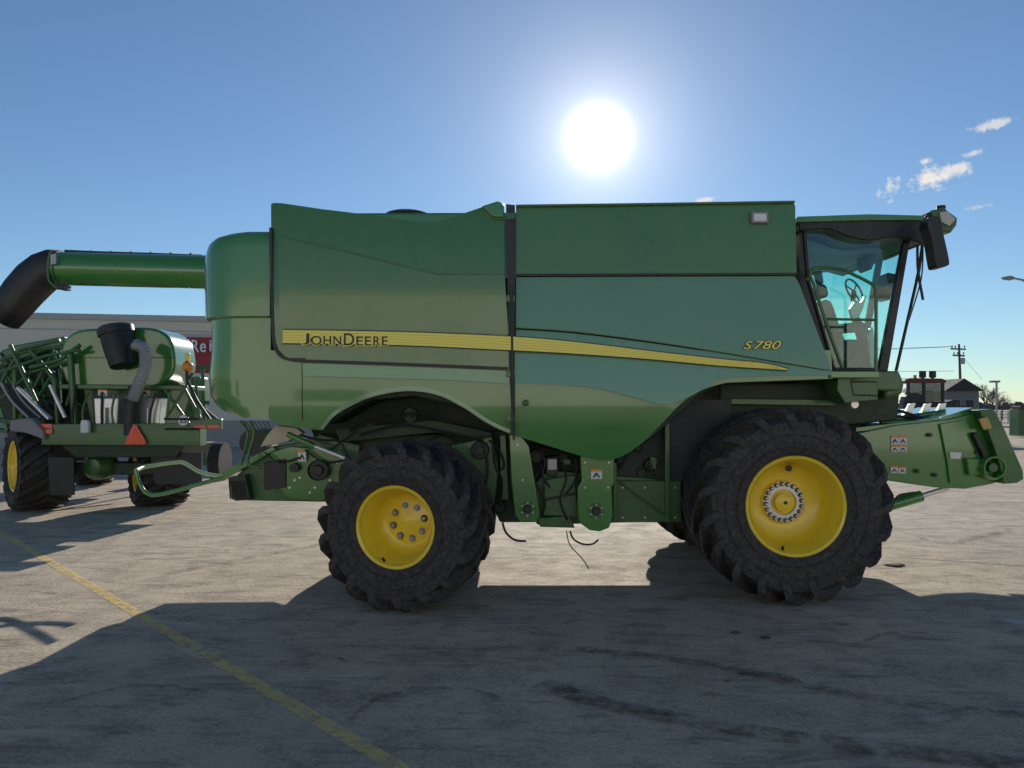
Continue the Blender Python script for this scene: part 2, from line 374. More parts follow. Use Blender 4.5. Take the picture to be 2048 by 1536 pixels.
new('perforated_shield',PZ([(1240,885),(1334,850),(1334,960),(1228,960)],8.62,8.68),PERF,cb)
new('shield_post',PZ([(1330,845),(1340,840),(1340,1045),(1330,1045)],8.42,8.5),DGREEN,cb,bev=.008)
new('shield_post',PZ([(1226,925),(1234,925),(1234,1045),(1226,1045)],8.42,8.5),DGREEN,cb,bev=.008)
new('lower_front_plate',PZ([(1232,962),(1362,962),(1362,1044),(1232,1044)],8.46,8.52),DGREEN,cb,bev=.01)
def arm(px,Y,Y1,hub,nm):
    a=new(nm,PZ(px,Y,Y1),GREEN,cb,bev=.012)
    c=W(hub[0],hub[1],Y)
    new('cover_plate',lathe(B(),[(-.012,0),(-.012,.085),(0,.09)],6,c=c),DGREEN,a)
    new('bearing_cap',lathe(B(),[(-.03,0),(-.03,.035),(-.012,.045),(.0,.045)],24,c=c),BLACK,a)
    for k in range(6):
        an=k*math.pi/3+.5; new('bolt',lathe(B(),[(-.024,0),(-.024,.009),(0,.009)],6,c=c+Vector((.068*math.cos(an),0,.068*math.sin(an)))),STEEL,a)
arm([(1018,868),(1044,872),(1058,892),(1072,980),(1080,1030),(1074,1043),(1040,1043),(1030,1030),(1022,960)],8.16,8.3,(1055,1018),'support_arm')
arm([(1160,912),(1229,905),(1229,965),(1224,975),(1226,1035),(1218,1056),(1200,1063),(1180,1061),(1162,1048),(1156,1035),(1156,975),(1163,962)],8.16,8.34,(1192,1022),'drive_case')
decal(1193,948,22,20,8.15,cb); 
decal(604,911,16,24,8.35,cb)
for (x,y,r,Yd) in ((1073,912,.075,8.5),(1105,965,.05,8.6),(885,905,.2,8.7),(1130,1035,.06,8.5),(1276,895,.04,8.5),(1300,930,.07,8.58),(1000,1015,.06,8.5),(960,900,.1,8.4),(820,830,.09,8.55),(740,850,.07,8.55)):
    new('pulley',lathe(B(),[(-.05,0),(-.05,r*.4),(-.02,r*.45),(-.02,r*.85),(-.05,r),(.05,r),(.05,0)],32,c=W(x,y,Yd)),HULL,cb)
new('gearbox',PZ([(1090,915),(1118,912),(1118,945),(1110,955),(1092,950)],8.45,8.7),HULL,cb,bev=.02)
new('gauge_plate',PZ([(1095,918),(1114,918),(1114,940),(1095,940)],8.43,8.46),GALV,cb,bev=.006)
new('hydraulic_block',PZ([(1000,870),(1012,870),(1018,1000),(1000,1000)],8.4,8.55),DGREEN,cb,bev=.01)
new('bracket_plate',PZ([(1090,960),(1150,950),(1155,1035),(1085,1030)],8.4,8.45),DGREEN,cb,bev=.01)
new('bracket_plate',PZ([(1075,1036),(1140,1032),(1150,1056),(1080,1054)],8.4,8.5),DGREEN,cb,bev=.008)
new('cross_brace',T([(1240,965),(1340,1040)],8.44,.014),DGREEN,cb)
new('tie_rod',T([(1090,1000),(1160,985)],8.36,.012),HULL,cb)
for pts,r in (([(985,880),(990,930),(1003,960),(1000,1010)],.014),([(978,880),(1000,905),(1008,930),(1002,940)],.012),([(1080,900),(1090,925),(1085,950),(1100,975)],.014),([(1110,905),(1150,915),(1150,960),(1130,990)],.012),([(1060,890),(1100,900),(1150,905)],.02),([(1240,940),(1260,900),(1300,880)],.012),([(1085,930),(1070,960),(1090,1000),(1084,1035)],.012),([(1125,920),(1132,960),(1120,1000),(1135,1040)],.011),([(960,870),(975,930),(968,990)],.014),([(700,860),(760,835),(840,828),(900,845)],.016),([(720,870),(800,850),(880,862),(960,880)],.013)):
    new('hose',T(pts,8.38,r,5,8),BLACK,cb)
rc=random.Random(21)
for k in range(14):
    x=rc.choice([rc.uniform(890,1000),rc.uniform(1080,1150),rc.uniform(1240,1330)]); y=rc.uniform(870,1000)
    new('linkage_rod',T([(x,y),(x+rc.uniform(-40,40),y+rc.uniform(10,60))],rc.uniform(8.48,8.56),rc.uniform(.008,.022),0,8),[DGREEN,HULL,GREEN,BLACK][k%4],cb)
for k in range(9):
    x=rc.choice([rc.uniform(890,990),rc.uniform(1080,1140),rc.uniform(1240,1310)]); y=rc.uniform(880,1000); w_=rc.uniform(8,22); h_=rc.uniform(8,26)
    new('small_housing',PZ([(x,y),(x+w_,y+rc.uniform(-3,3)),(x+w_,y+h_),(x,y+h_)],8.5+.01*k,8.75),[DGREEN,HULL,GREEN][k%3],cb,bev=.008)
for x,y in ((1245,975),(1290,975),(1350,975),(1245,1035),(1290,1035),(1350,1035),(1170,925),(1218,925),(1170,975),(1216,975),(1035,890),(1045,960)):
    new('bolt',lathe(B(),[(-.012,0),(-.012,.011),(0,.013)],6,c=W(x,y,8.16 if x<1230 else 8.46)),STEEL,cb)
new('loose_strap',T([(1005,1045),(1012,1065),(1030,1080),(1052,1082)],8.4,.012,6,8),BLACK,cb)
new('loose_strap',T([(1140,1062),(1147,1078),(1165,1088),(1185,1088),(1197,1079)],8.4,.010,6,8),BLACK,cb)
new('loose_strap',T([(1133,1062),(1140,1090),(1165,1118),(1178,1138)],8.4,.006,6,6),BLACK,cb)
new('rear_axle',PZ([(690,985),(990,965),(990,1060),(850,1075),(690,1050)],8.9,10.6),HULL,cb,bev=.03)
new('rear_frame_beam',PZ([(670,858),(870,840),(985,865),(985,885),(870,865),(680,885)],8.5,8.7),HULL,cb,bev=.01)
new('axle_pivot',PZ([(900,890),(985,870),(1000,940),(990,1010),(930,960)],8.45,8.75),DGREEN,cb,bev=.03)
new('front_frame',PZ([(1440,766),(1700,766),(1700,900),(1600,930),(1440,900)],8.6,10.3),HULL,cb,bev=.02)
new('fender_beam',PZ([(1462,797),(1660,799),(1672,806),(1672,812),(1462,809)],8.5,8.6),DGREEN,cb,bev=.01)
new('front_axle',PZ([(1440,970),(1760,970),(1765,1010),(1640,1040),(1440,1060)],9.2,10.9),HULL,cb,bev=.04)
fx=(1592-1024)/F*7.50
wheel((fx,7.90,.965),0,.972,.82,.475,cb,.43,19,'front')
wheel((fx,10.98,.965),math.pi,.972,.82,.475,cb,.43,19,'front',lugdir=-1)
rx=-1.02
wheel((rx,7.60,.805),R(-13),.81,.78,.375,cb,.42,17,'rear')
wheel((rx,10.95,.805),math.pi-R(13),.81,.78,.375,cb,.42,17,'rear',lugdir=-1)
# chopper / spreader
new('chopper_housing',PZ([(456,968),(500,925),(545,893),(600,884),(640,868),(720,890),(715,985),(650,1004),(520,1002),(462,1000)],8.6,10.2),DGREEN,cb,bev=.02)
new('chopper_side_plate',PZ([(540,905),(580,892),(680,900),(700,930),(690,975),(640,1000),(575,995),(545,960)],8.42,8.6),GREEN,cb,bev=.015)
new('housing_recess',PZ([(528,925),(572,918),(572,975),(528,980)],8.40,8.62),BLACK,cb,bev=.01)
new('spreader_vane',PZ([(455,955),(490,950),(500,1000),(470,1002)],8.45,8.6),HULL,cb,bev=.004)
for k in range(7): new('tine',T([(458+5*k,962),(461+5*k,998)],8.44,.007,0,6),BLACK,cb)
new('drive_pulley',lathe(B(),[(-.06,0),(-.06,.05),(-.03,.06),(-.03,.1),(-.06,.11),(.05,.11),(.05,0)],32,c=W(638,940,8.36)),BLACK,cb)
new('idler_pulley',lathe(B(),[(-.05,0),(-.05,.05),(.05,.05),(.05,0)],24,c=W(590,935,8.38)),HULL,cb)
new('hydraulic_rod',T([(628,892),(690,916)],8.3,.022),ALU,cb)
new('hydraulic_barrel',T([(575,868),(630,893)],8.3,.032),GREEN,cb)
new('straw_chute',PZ([(520,894),(534,870),(552,850),(592,856),(606,866),(575,884)],8.62,8.75),CHUTE,cb,bev=.01)
new('deflector_drum',lathe(B(),[(0,0),(0,.16),(.5,.16),(.5,0)],24,c=W(505,885,9.2)),BLACK,cb)
new('ladder_bar',T([(500,842),(508,870),(495,925),(520,935)],8.3,.018,4),DGREEN,cb)
new('ladder_bar',T([(480,842),(496,868),(482,930)],8.5,.016,4),DGREEN,cb)
for k in range(7): new('wire_tine',T([(480+9*k,842),(520+6*k,885)],8.7,.006,0,5),DGREEN,cb)
new('chopper_deck',PZ([(440,945),(545,893),(552,899),(450,958)],8.5,10.2),GREEN,cb,bev=.006)
for p in ([(530,905),(560,925),(600,915)],[(600,870),(640,880),(680,885),(705,930)],[(660,900),(690,880),(715,860)],[(610,900),(650,925),(690,920)]): new('hose',T(p,8.34,.011,5,8),BLACK,cb)
for x,y in ((590,960),(580,975),(620,985),(660,960),(675,925),(600,955),(650,900),(630,975)):
    new('bolt',lathe(B(),[(-.015,0),(-.015,.014),(0,.016)],6,c=W(x,y,8.42)),STEEL,cb)
new('rear_bumper_loop',tube(B(),spl([W(272,940,9.5),W(276,960,9.5),W(292,985,9.5),W(322,988,9.5),W(400,968,9.5),W(470,948,9.5)],6),.026,10),GREEN,cb)
new('rear_bumper_loop',tube(B(),spl([W(272,941,9.55),W(290,934,9.9),W(350,925,10.1),W(370,927,10.1),W(400,944,10.0),W(440,952,9.9),W(470,948,9.9)],6),.026,10),SHEEN,cb)  # pale colour paints the bright highlight along the upper rail
# unloading auger
YA=11.25
new('unloading_auger',T([(900,548),(405,544),(120,537)],YA,.245,0,36),GREEN,cb)
new('auger_flange',T([(126,537),(116,537)],YA,.268,0,36),DGREEN,cb)
new('auger_hose',T([(405,512),(300,508),(200,505),(130,502)],YA-.02,.02,4),BLACK,cb)
for k in range(7): new('hose_clip',T([(140+40*k,503+k),(144+40*k,503+k)],YA-.02,.026,0,8),DGREEN,cb)
def spout():
    bm=B(); rings=[]
    C=[((120,536),.255,.25,0),((106,537),.27,.26,6),((88,545),.275,.26,22),((68,561),.275,.25,38),((46,585),.265,.24,48),((26,611),.25,.23,53),((4,640),.22,.21,55)]
    for (p,a,b,ang) in C:
        c=W(p[0],p[1],YA); t=R(ang); n=Vector((-math.sin(t),0,math.cos(t)))
        rings.append([bm.verts.new(c+n*a*math.copysign(abs(math.cos(k/24*2*math.pi))**.7,math.cos(k/24*2*math.pi))+Vector((0,1,0))*b*math.copysign(abs(math.sin(k/24*2*math.pi))**.7,math.sin(k/24*2*math.pi))) for k in range(24)])
    for a,b in zip(rings,rings[1:]):
        for k in range(24): bm.faces.new((a[k],a[(k+1)%24],b[(k+1)%24],b[k]))
    bm.faces.new(rings[0]); return bm
so=new('auger_spout',spout(),BLACK,cb,sharp=60); s=so.modifiers.new('s','SOLIDIFY'); s.thickness=.015
new('auger_cradle',T([(104,500),(97,520),(98,560),(118,578)],YA-.26,.02,5),DGREEN,cb)
new('spout_latch',PZ([(100,508),(112,506),(112,528),(100,530)],YA-.3,YA-.2),GALV,cb,bev=.01)
new('spout_light',PZ([(113,568),(127,568),(127,578),(113,578)],YA-.3,YA-.1),BLACK,cb,bev=.01)
# cab
YC=8.45; YF=10.35
new('cab_rear_wall',PZ([(1598,458),(1606,462),(1614,560),(1668,740),(1655,745),(1600,560)],YC,YF),BLACK,cb)
roof=s2([(1596,437),(1650,434),(1740,430),(1820,432),(1862,438),(1885,446)],4)+[(1888,455),(1868,476)]+s2([(1850,488),(1828,482),(1790,474),(1740,480),(1700,474),(1655,458),(1600,462)],4)
new('cab_roof',PZ(roof,YC-.1,YF+.1),BLACK,cb,bev=.03)
new('roof_top_skin',PZ([(1594,433),(1740,428),(1858,431),(1880,440),(1740,440),(1596,444)],YC-.15,YF+.15),GREEN,cb,bev=.008)
new('headliner',PZ(s2([(1606,462),(1655,460),(1700,476),(1740,484),(1790,478),(1812,484)],4)+s2([(1808,505),(1770,520),(1740,512),(1700,528),(1660,538),(1610,520)],4),YF-.08,YF-.02),LINT,cb)
new('roof_liner',PZ(s2([(1608,468),(1655,466),(1700,482),(1790,486)],4)+[(1780,500),(1700,510),(1612,505)],8.9,YF-.1),LINT,cb,bev=.02)
new('side_window',PZ([(1606,462),(1655,458),(1740,480),(1812,482),(1762,738),(1668,740),(1614,560)],YC+.02,YC+.03),GLASS,cb)
new('far_side_window',PZ([(1598,500),(1640,490),(1760,500),(1715,738),(1640,740),(1598,600)],YF,YF+.01),GLASS,cb)
def wind():
    bm=B(); rows=[]
    for py,x0,x1 in ((480,1812,1842),(560,1797,1828),(650,1780,1808),(742,1762,1788)):
        a=W(x0,py,YC); z=a.z; xb=W(x1,py,YC).x; row=[]
        for k in range(13):
            t=k/12; y=YC+(YF-YC)*t; e=(1-abs(2*t-1)**3.0)
            row.append(bm.verts.new((a.x+(xb-a.x)*1.5*e,y,z)))
        rows.append(row)
    for a,b in zip(rows,rows[1:]):
        for k in range(12): bm.faces.new((a[k],a[k+1],b[k+1],b[k]))
    return bm
new('windscreen',wind(),GLASS,cb)
new('cab_pillar',PZ([(1808,484),(1820,484),(1776,742),(1757,742),(1766,700)],YC-.01,YC+.06),BLACK,cb,bev=.008)
new('cab_pillar',PZ([(1760,498),(1770,498),(1726,742),(1716,742)],YF-.02,YF+.05),BLACK,cb)
new('front_edge_strip',T([(1846,482),(1838,540),(1792,742)],8.9,.018),BLACK,cb)
new('door_frame',T([(1608,465),(1616,560),(1668,738),(1760,740)],YC,.022,0),BLACK,cb)
new('cab_floor',PZ([(1655,740),(1798,742),(1806,760),(1800,782),(1660,778)],YC-.05,YF+.05),DGREEN,cb,bev=.02)
new('cab_front_lower',PZ([(1762,742),(1798,744),(1812,765),(1806,790),(1770,800)],8.6,10.2),DGREEN,cb,bev=.05)
new('catwalk',PZ([(1662,742),(1758,742),(1758,756),(1662,756)],7.95,8.45),GREEN,cb,bev=.01)
new('step_bracket',PZ([(1676,756),(1700,756),(1706,790),(1756,792),(1756,800),(1690,806),(1674,780)],8.1,8.4),DGREEN,cb,bev=.01)
new('electrical_box',PZ([(1700,762),(1757,762),(1757,792),(1706,792)],8.2,8.5),DGREEN,cb,bev=.02)
new('small_lamp',lathe(B(),[(-.05,0),(-.05,.04),(0,.045),(.03,.03)],20,c=W(1706,809,8.3)),ALU,cb)
new('cab_underframe',PZ([(1680,780),(1800,782),(1795,840),(1700,850)],8.9,10.0),HULL,cb,bev=.02)
new('handrail',T([(1684,735),(1650,640),(1628,570),(1620,548),(1632,536),(1680,538),(1700,546),(1740,566),(1751,580),(1752,640),(1752,742)],8.1,.018,4),DGREEN,cb)
new('handrail',T([(1648,638),(1752,640)],8.1,.014),DGREEN,cb)
new('handrail',T([(1614,560),(1622,548),(1640,545)],8.25,.018,3),DGREEN,cb)
seat=new('operator_seat',PZ(s2([(1650,690),(1700,678),(1730,686),(1732,712),(1704,722),(1656,720)],3),8.9,9.45),BLACK,cb,bev=.03)
new('seat_back',PZ(s2([(1640,612),(1648,600),(1664,604),(1680,650),(1692,690),(1664,704),(1652,670)],3),8.9,9.45),BLACK,seat,bev=.03)
new('head_rest',PZ(s2([(1634,572),(1650,568),(1658,590),(1642,598)],3),9.0,9.35),BLACK,seat,bev=.02)
new('seat_base',PZ([(1660,718),(1720,718),(1716,745),(1662,745)],9.0,9.4),BLACK,seat,bev=.02)
new('armrest',PZ([(1662,650),(1725,642),(1736,652),(1732,662),(1668,668)],8.75,8.88),BLACK,cb,bev=.02)
new('monitor',PZ([(1776,545),(1792,548),(1780,600),(1762,597)],8.9,9.1),BLACK,cb,bev=.008)
new('steering_column',T([(1738,745),(1728,690),(1712,640),(1704,610)],9.4,[.09,.07,.05,.035],3),BLACK,cb)
bm=B(); c=W(1708,582,9.4)
ring=[c+Matrix.Rotation(R(62),3,'Y')@Vector((.16*math.cos(t),.16*math.sin(t),0)) for t in [2*math.pi*k/28 for k in range(29)]]
tube(bm,ring,.012,8); tube(bm,[c,c+Vector((-.02,0,-.12))],.03); tube(bm,[ring[0],c],.01); tube(bm,[ring[10],c],.01); tube(bm,[ring[19],c],.01)
new('steering_wheel',bm,BLACK,cb)
PLS=mat('white_plastic_sheet',(.5,.56,.6),.3)
new('plastic_cover',PZ(s2([(1700,618),(1710,604),(1722,605),(1732,590),(1728,612),(1718,634),(1706,640)],3),8.72,8.78),PLS,cb,bev=.02)
new('plastic_cover',PZ(s2([(1740,660),(1746,655),(1750,690),(1750,730),(1742,732),(1738,700)],3),8.72,8.78),PLS,cb,bev=.01)
new('console',PZ([(1700,706),(1740,690),(1758,742),(1690,742)],8.8,9.5),BLACK,cb,bev=.03)
new('cab_blind',PZ([(1736,500),(1754,497),(1752,520),(1744,540),(1735,530)],9.0,9.3),INT,cb,bev=.02)
new('interior_mirror',PZ([(1632,545),(1644,540),(1648,565),(1640,572)],8.8,8.9),BLACK,cb,bev=.01)
new('mirror_arm',T([(1850,440),(1858,430),(1868,440),(1872,470)],8.1,.02,4),BLACK,cb)
new('wing_mirror',PZ(s2([(1866,432),(1880,436),(1888,470),(1899,520),(1896,531),(1878,535),(1872,528),(1864,480),(1855,450),(1858,434)],3),7.95,8.12),BLACK,cb,bev=.025)
new('mirror_arm',T([(1835,490),(1836,540),(1846,600)],8.3,.014,4),BLACK,cb)
new('wiper',T([(1846,500),(1842,560),(1818,640)],8.8,.008,4),BLACK,cb)
hdl=new('roof_lamp_pod',PZ([(1862,420),(1890,416),(1916,436),(1914,450),(1902,466),(1878,460),(1868,440)],8.5,10.3),DGREEN,cb,bev=.02)
new('lamp_lens',PZ([(1880,424),(1896,422),(1912,438),(1900,452),(1884,444)],8.47,8.52),mat('smoked_lens',(.5,.45,.35),.2,coat=1),hdl,bev=.008)
new('beacon_stub',T([(1882,418),(1882,412)],8.9,.05),BLACK,cb)
# feeder house
YF1=8.75
new('feeder_house',PZ([(1650,880),(1790,850),(1900,838),(1950,826),(1975,845),(2005,960),(1985,968),(1930,978),(1870,975),(1780,962),(1650,940)],YF1,10.95),GREEN,cb,bev=.015)
new('feeder_front_frame',PZ([(1958,820),(1988,818),(2006,850),(2046,940),(2048,958),(2035,966),(2008,968),(2000,930),(1972,850)],YF1-.15,11.1),DGREEN,cb,bev=.012)
new('feeder_side_rib',PZ([(1880,848),(1950,836),(1978,868),(1990,960),(1975,962),(1930,972),(1900,966),(1895,925)],YF1-.03,YF1+.01),GREEN,cb,bev=.006)
new('feeder_top_plate',PZ([(1712,855),(1880,836),(1945,815),(1960,816),(1960,824),(1885,846),(1712,864)],YF1+.05,10.0),GREEN,cb,bev=.006)
new('pivot_ring',lathe(B(),[(-.03,.10),(-.05,.11),(-.05,.125),(-.03,.135),(.05,.135),(.05,.10)],32,c=W(1985,935,YF1-.12),closed=True),GREEN,cb)
new('pivot_shaft',lathe(B(),[(-.02,0),(-.02,.05),(.1,.055)],20,c=W(1985,935,YF1-.1)),DGREEN,cb)
new('shaft_guard',PZ([(1932,915),(1962,918),(1968,948),(1938,952)],YF1-.09,YF1),GREEN,cb,bev=.02)
new('identification_tag',PZ([(1958,838),(1975,834),(1985,856),(1968,860)],YF1-.165,YF1-.14),mat('tan_tag',(.5,.35,.1),.5),cb)
new('belt_cover',PZ([(1946,868),(1954,864),(1982,922),(1974,928)],YF1-.1,YF1-.02),BLACK,cb,bev=.01)
for x,y,w,h in ((1790,880,15,17),(1806,880,15,17),(1790,897,15,12),(1806,897,15,12),(1789,939,15,14),(1805,940,14,14)): decal(x,y,w,h,YF1-.012,cb)
new('data_plate',PZ([(1900,904),(1923,905),(1922,918),(1901,917)],YF1-.045,YF1-.02),WHITE,cb)
for x,y in ((1834,942),(1952,905),(1742,940),(1995,955),(1860,870),(1870,950)): new('bolt',lathe(B(),[(-.015,0),(-.015,.022),(.0,.025)],16,c=W(x,y,YF1-.03)),HULL,cb)
for x0 in (1800,1832,1862):
    new('latch_bracket',PZ([(x0,838),(x0+12,824),(x0+20,808),(x0+32,806),(x0+24,828),(x0+34,832),(x0+30,838)],9.3,9.36),ALU,cb,bev=.004)
new('feeder_cross_tube',T([(1760,842),(1890,824)],9.2,.035),GREEN,cb)
new('feeder_hose',T([(1700,830),(1760,815),(1800,822),(1850,836),(1890,830)],9.1,.018,5),BLACK,cb)
new('feeder_hose',T([(1720,850),(1790,832),(1860,842)],9.1,.014,5),BLACK,cb)
new('lift_cylinder',T([(1745,1020),(1842,992)],8.9,.065,0,16),GREEN,cb)
new('lift_rod',T([(1842,992),(1895,976)],8.9,.03,0,12),ALU,cb)
new('cylinder_hose',T([(1790,1000),(1800,990),(1830,985)],8.8,.012,4),BLACK,cb)
# =================================================================== SEEDING CART
sd=thing('seeding_cart',(W(230,1000,14.6).x,14.8,0),'green seeding cart with orange triangle sign and black lidded drum behind the combine','farm implement')
tk=s2([(120,730),(128,685),(165,660),(240,656),(330,655),(372,672),(386,705),(384,745),(350,772),(300,780),(180,778),(135,765)],4)
tk=[(118+(x-120)*.865,y) for x,y in tk]
new('hopper_tank',PZ(tk,14.5,15.5),GREEN,sd,bev=.1)
new('tank_seam',ribbon([(122,715),(345,715)],.02,14.47,.04),DGREEN,sd)
new('tank_ledge',PZ([(118,768),(366,770),(366,780),(118,778)],14.35,15.4),DGREEN,sd,bev=.02)
for x in (165,250): 
    new('hopper_funnel',PZ([(x,776),(x+95,776),(x+65,870),(x+22,870)],14.7,15.6),DGREEN,sd,bev=.03)
    new('meter_housing',PZ([(x+22,796),(x+72,796),(x+68,866),(x+26,866)],14.35,14.7),ALU,sd,bev=.02)
    new('meter_crank',T([(x+45,815),(x+45,850)],14.3,.03),STEEL,sd)
    decal(x+40,785,18,12,14.34,sd)
new('lid_drum',tube(B(),[W(246,732,14.2),W(240,700,14.25),W(232,664,14.3)],[.22,.27,.29],28),BLACK,sd)
new('drum_lid',tube(B(),[W(233,668,14.3),W(230,655,14.3),W(229,650,14.3)],[.32,.32,.25],28),BLACK,sd)
bm=B(); pts=spl([W(268,688,14.0),W(288,700,14.0),W(290,735,14.0),W(275,775,14.0),(W(264,800,14.0))],12); tube(bm,pts,[.10+.010*(i%2) for i in range(len(pts))],16); new('fan_duct',bm,GALV,sd,sharp=20)
new('fan_duct',T([(272,775),(262,825),(262,870)],14.1,.13,3,16),BLACK,sd)
new('frame_beam',PZ([(82,848),(400,846),(400,892),(82,890)],14.0,14.3),DGREEN,sd,bev=.015)
new('light_bar',PZ([(380,838),(442,838),(442,858),(380,858)],13.95,14.05),DGREEN,sd,bev=.01)
new('lower_beam',PZ([(120,890),(370,890),(350,915),(150,915)],14.1,15.5),HULL,sd,bev=.02)
new('axle_beam',PZ([(100,925),(340,925),(340,950),(100,950)],14.5,14.9),HULL,sd,bev=.03)
new('gear_housing',lathe(B(),[(-.3,0),(-.28,.15),(-.1,.26),(.2,.26),(.2,0)],20,c=W(200,932,14.5)),DGREEN,sd)
for x0,x1,y0,y1,Yq in ((388,411,850,857,13.94),(415,440,850,857,13.94),(78,104,848,856,13.98)):
    new('reflector',PZ([(x0,y0),(x1,y0),(x1,y1),(x0,y1)],Yq,Yq+.02),RED,sd,bev=.004)
new('tail_lamp',PZ([(81,858),(104,858),(104,868),(81,868)],13.96,14.0),RED,sd,bev=.01)
tri=new('slow_vehicle_triangle',PZ([(249,888),(266,850),(272,850),(292,884),(290,889),(251,889)],13.93,13.95),RED,sd)
new('triangle_centre',PZ([(256,884),(269,856),(285,884)],13.92,13.93),ORANGE,tri)
sg=new('speed_disc',lathe(B(),[(0,0),(0,.11),(.01,.11)],32,c=W(366,841,13.9)),WHITE,sd)
bm=lathe(B(),[(-.004,.098),(-.004,.11),(.004,.11),(.004,.098)],32,c=W(366,841,13.9),closed=True); new('disc_border',bm,BLACK,sg)
bm=B(); text_bm(bm,'35',(359,373,836,846),13.89,off=.01); new('numerals',bm,BLACK,sg,smooth=False,recalc=False)
new('white_bottle',PZ([(160,846),(162,840),(174,840),(176,846),(176,866),(160,866)],13.85,13.95),WHITE,sd,bev=.02)
new('amber_lamp',lathe(B(),[(-.1,0),(-.09,.06),(.0,.1),(.05,.1)],16,c=W(374,733,14.2)),AMBER,sd)
new('amber_reflector',PZ([(369,706),(379,706),(379,722),(369,722)],14.15,14.2),YEL,sd,bev=.01)
new('lamp_post',T([(374,708),(374,760),(393,800),(420,840)],14.2,.03,0),BLACK,sd)
for p in ([(385,745),(362,790),(330,840)],[(365,770),(400,835)],[(392,770),(398,840)],[(330,780),(380,850)]): new('strut',T(p,14.3,.03),DGREEN,sd)
for y in (838,858): new('step_rail',T([(330,y),(398,y)],13.9,.02),BLACK,sd)
for p,r in (([(0,770),(40,700),(120,680)],.035),([(0,720),(60,700),(170,690)],.035),([(0,745),(90,712),(160,700)],.03),([(20,690),(80,820)],.04),([(60,700),(110,760),(115,850)],.04),([(0,800),(60,745),(150,720)],.03),([(110,700),(60,790),(40,850)],.04),([(140,700),(150,850)],.06),([(0,840),(90,850)],.05),([(0,860),(80,870)],.045),([(30,720),(30,850)],.04),([(160,690),(120,720),(60,735)],.04)):
    new('folded_frame_tube',T(p,14.4+random.uniform(-.2,.5),r),DGREEN,sd)
for k in range(40):
    x0=random.uniform(-20,150); y0=random.uniform(690,800)
    new('folded_frame_tube',T([(x0,y0),(x0+random.uniform(-60,70),y0+random.uniform(10,80))],14.9+random.uniform(-.3,.8),random.uniform(.018,.04),0,8),[DGREEN,HULL,GREEN][k%3],sd)
new('row_unit_bank',PZ([(-30,735),(40,715),(110,700),(130,790),(130,870),(20,870),(-30,800)],15.6,16.2),HULL,sd,bev=.05)
for k in range(9):
    x=2+k*8; new('delivery_hose',T([(x,765+k*2),(x+20,800+k),(x+55,835+k*.5)],14.15+.05*k,.024,4,8),[GALV,BLACK,HULL][k%3],sd)
for k in range(12):
    new('seed_hose',T([(20+k*9,712-k*1.5),(40+k*7,735+random.uniform(-8,12)),(90+k*4,750+random.uniform(-8,12)),(120,800+k*4)],15.0+.05*k,.025,4,7),BLACK,sd)
for k in range(8):
    x=150+k*27; new('seed_hose',T([(x,785),(x+random.uniform(-12,12),825),(x+random.uniform(-15,15),865)],14.25+.04*(k%3),.022,4,7),[BLACK,DGREEN][k%2],sd)
for p in ([(35,775),(98,838)],[(100,770),(130,835)]): 
    new('wing_cylinder',T(p,14.0,.035,0,12),ALU,sd)
new('wing_shield',PZ([(20,840),(60,835),(85,860),(88,880),(50,866),(18,862)],13.9,14.1),GREY,sd,bev=.03)
new('side_frame_plate',PZ([(0,702),(30,690),(128,672),(128,690),(30,722),(0,735)],15,15.3),DGREEN,sd,bev=.03)
new('rear_hull',PZ([(60,760),(130,745),(320,780),(330,860),(120,870),(60,840)],15.6,16.2),HULL,sd,bev=.1)
new('mudflap',PZ([(96,915),(147,915),(148,990),(100,990)],13.9,13.93),BLACK,sd)
new('mudflap',PZ([(300,905),(403,905),(403,968),(310,968)],14.2,14.23),BLACK,sd)
def cartwheel(px,Y,yaw,rr,wd=.85):
    p=Vector(((px-1024)/F*Y,Y,rr)); return wheel(p,yaw,rr,wd,.46 if rr>.75 else .36,sd,.15,18,'cart',sub=48)
cartwheel(80,14.7,R(-46),.83,.9); cartwheel(322,15.3,R(-54),.66,.95); cartwheel(190,19.5,R(-56),.72)
s2o=thing('grain_cart',(W(390,850,20).x,21,0),'light green farm cart mostly hidden behind the seeding cart tank','farm implement')
new('cart_tank',PZ([(335,756),(400,752),(402,790),(392,850),(350,850),(335,790)],20,20.6),mat('light_green_paint',(.14,.26,.11),.4,var=.25,dust=.2),s2o,bev=.08)
for p in ([(335,760),(440,845)],[(345,740),(345,930)],[(405,735),(410,930)],[(330,740),(440,732)],[(360,840),(408,760)],[(365,760),(365,850)],[(385,755),(388,850)],[(340,800),(420,806)]): new('cart_frame_tube',T(p,19.8,.05),DGREEN,s2o)
for x in (350,430): new('cart_wheel',tube(B(),[Vector(((x-1024)/F*20.5,20.5,.5)),Vector(((x-1024)/F*20.5+.3,20.5,.5))],.5,28),RUB,s2o)
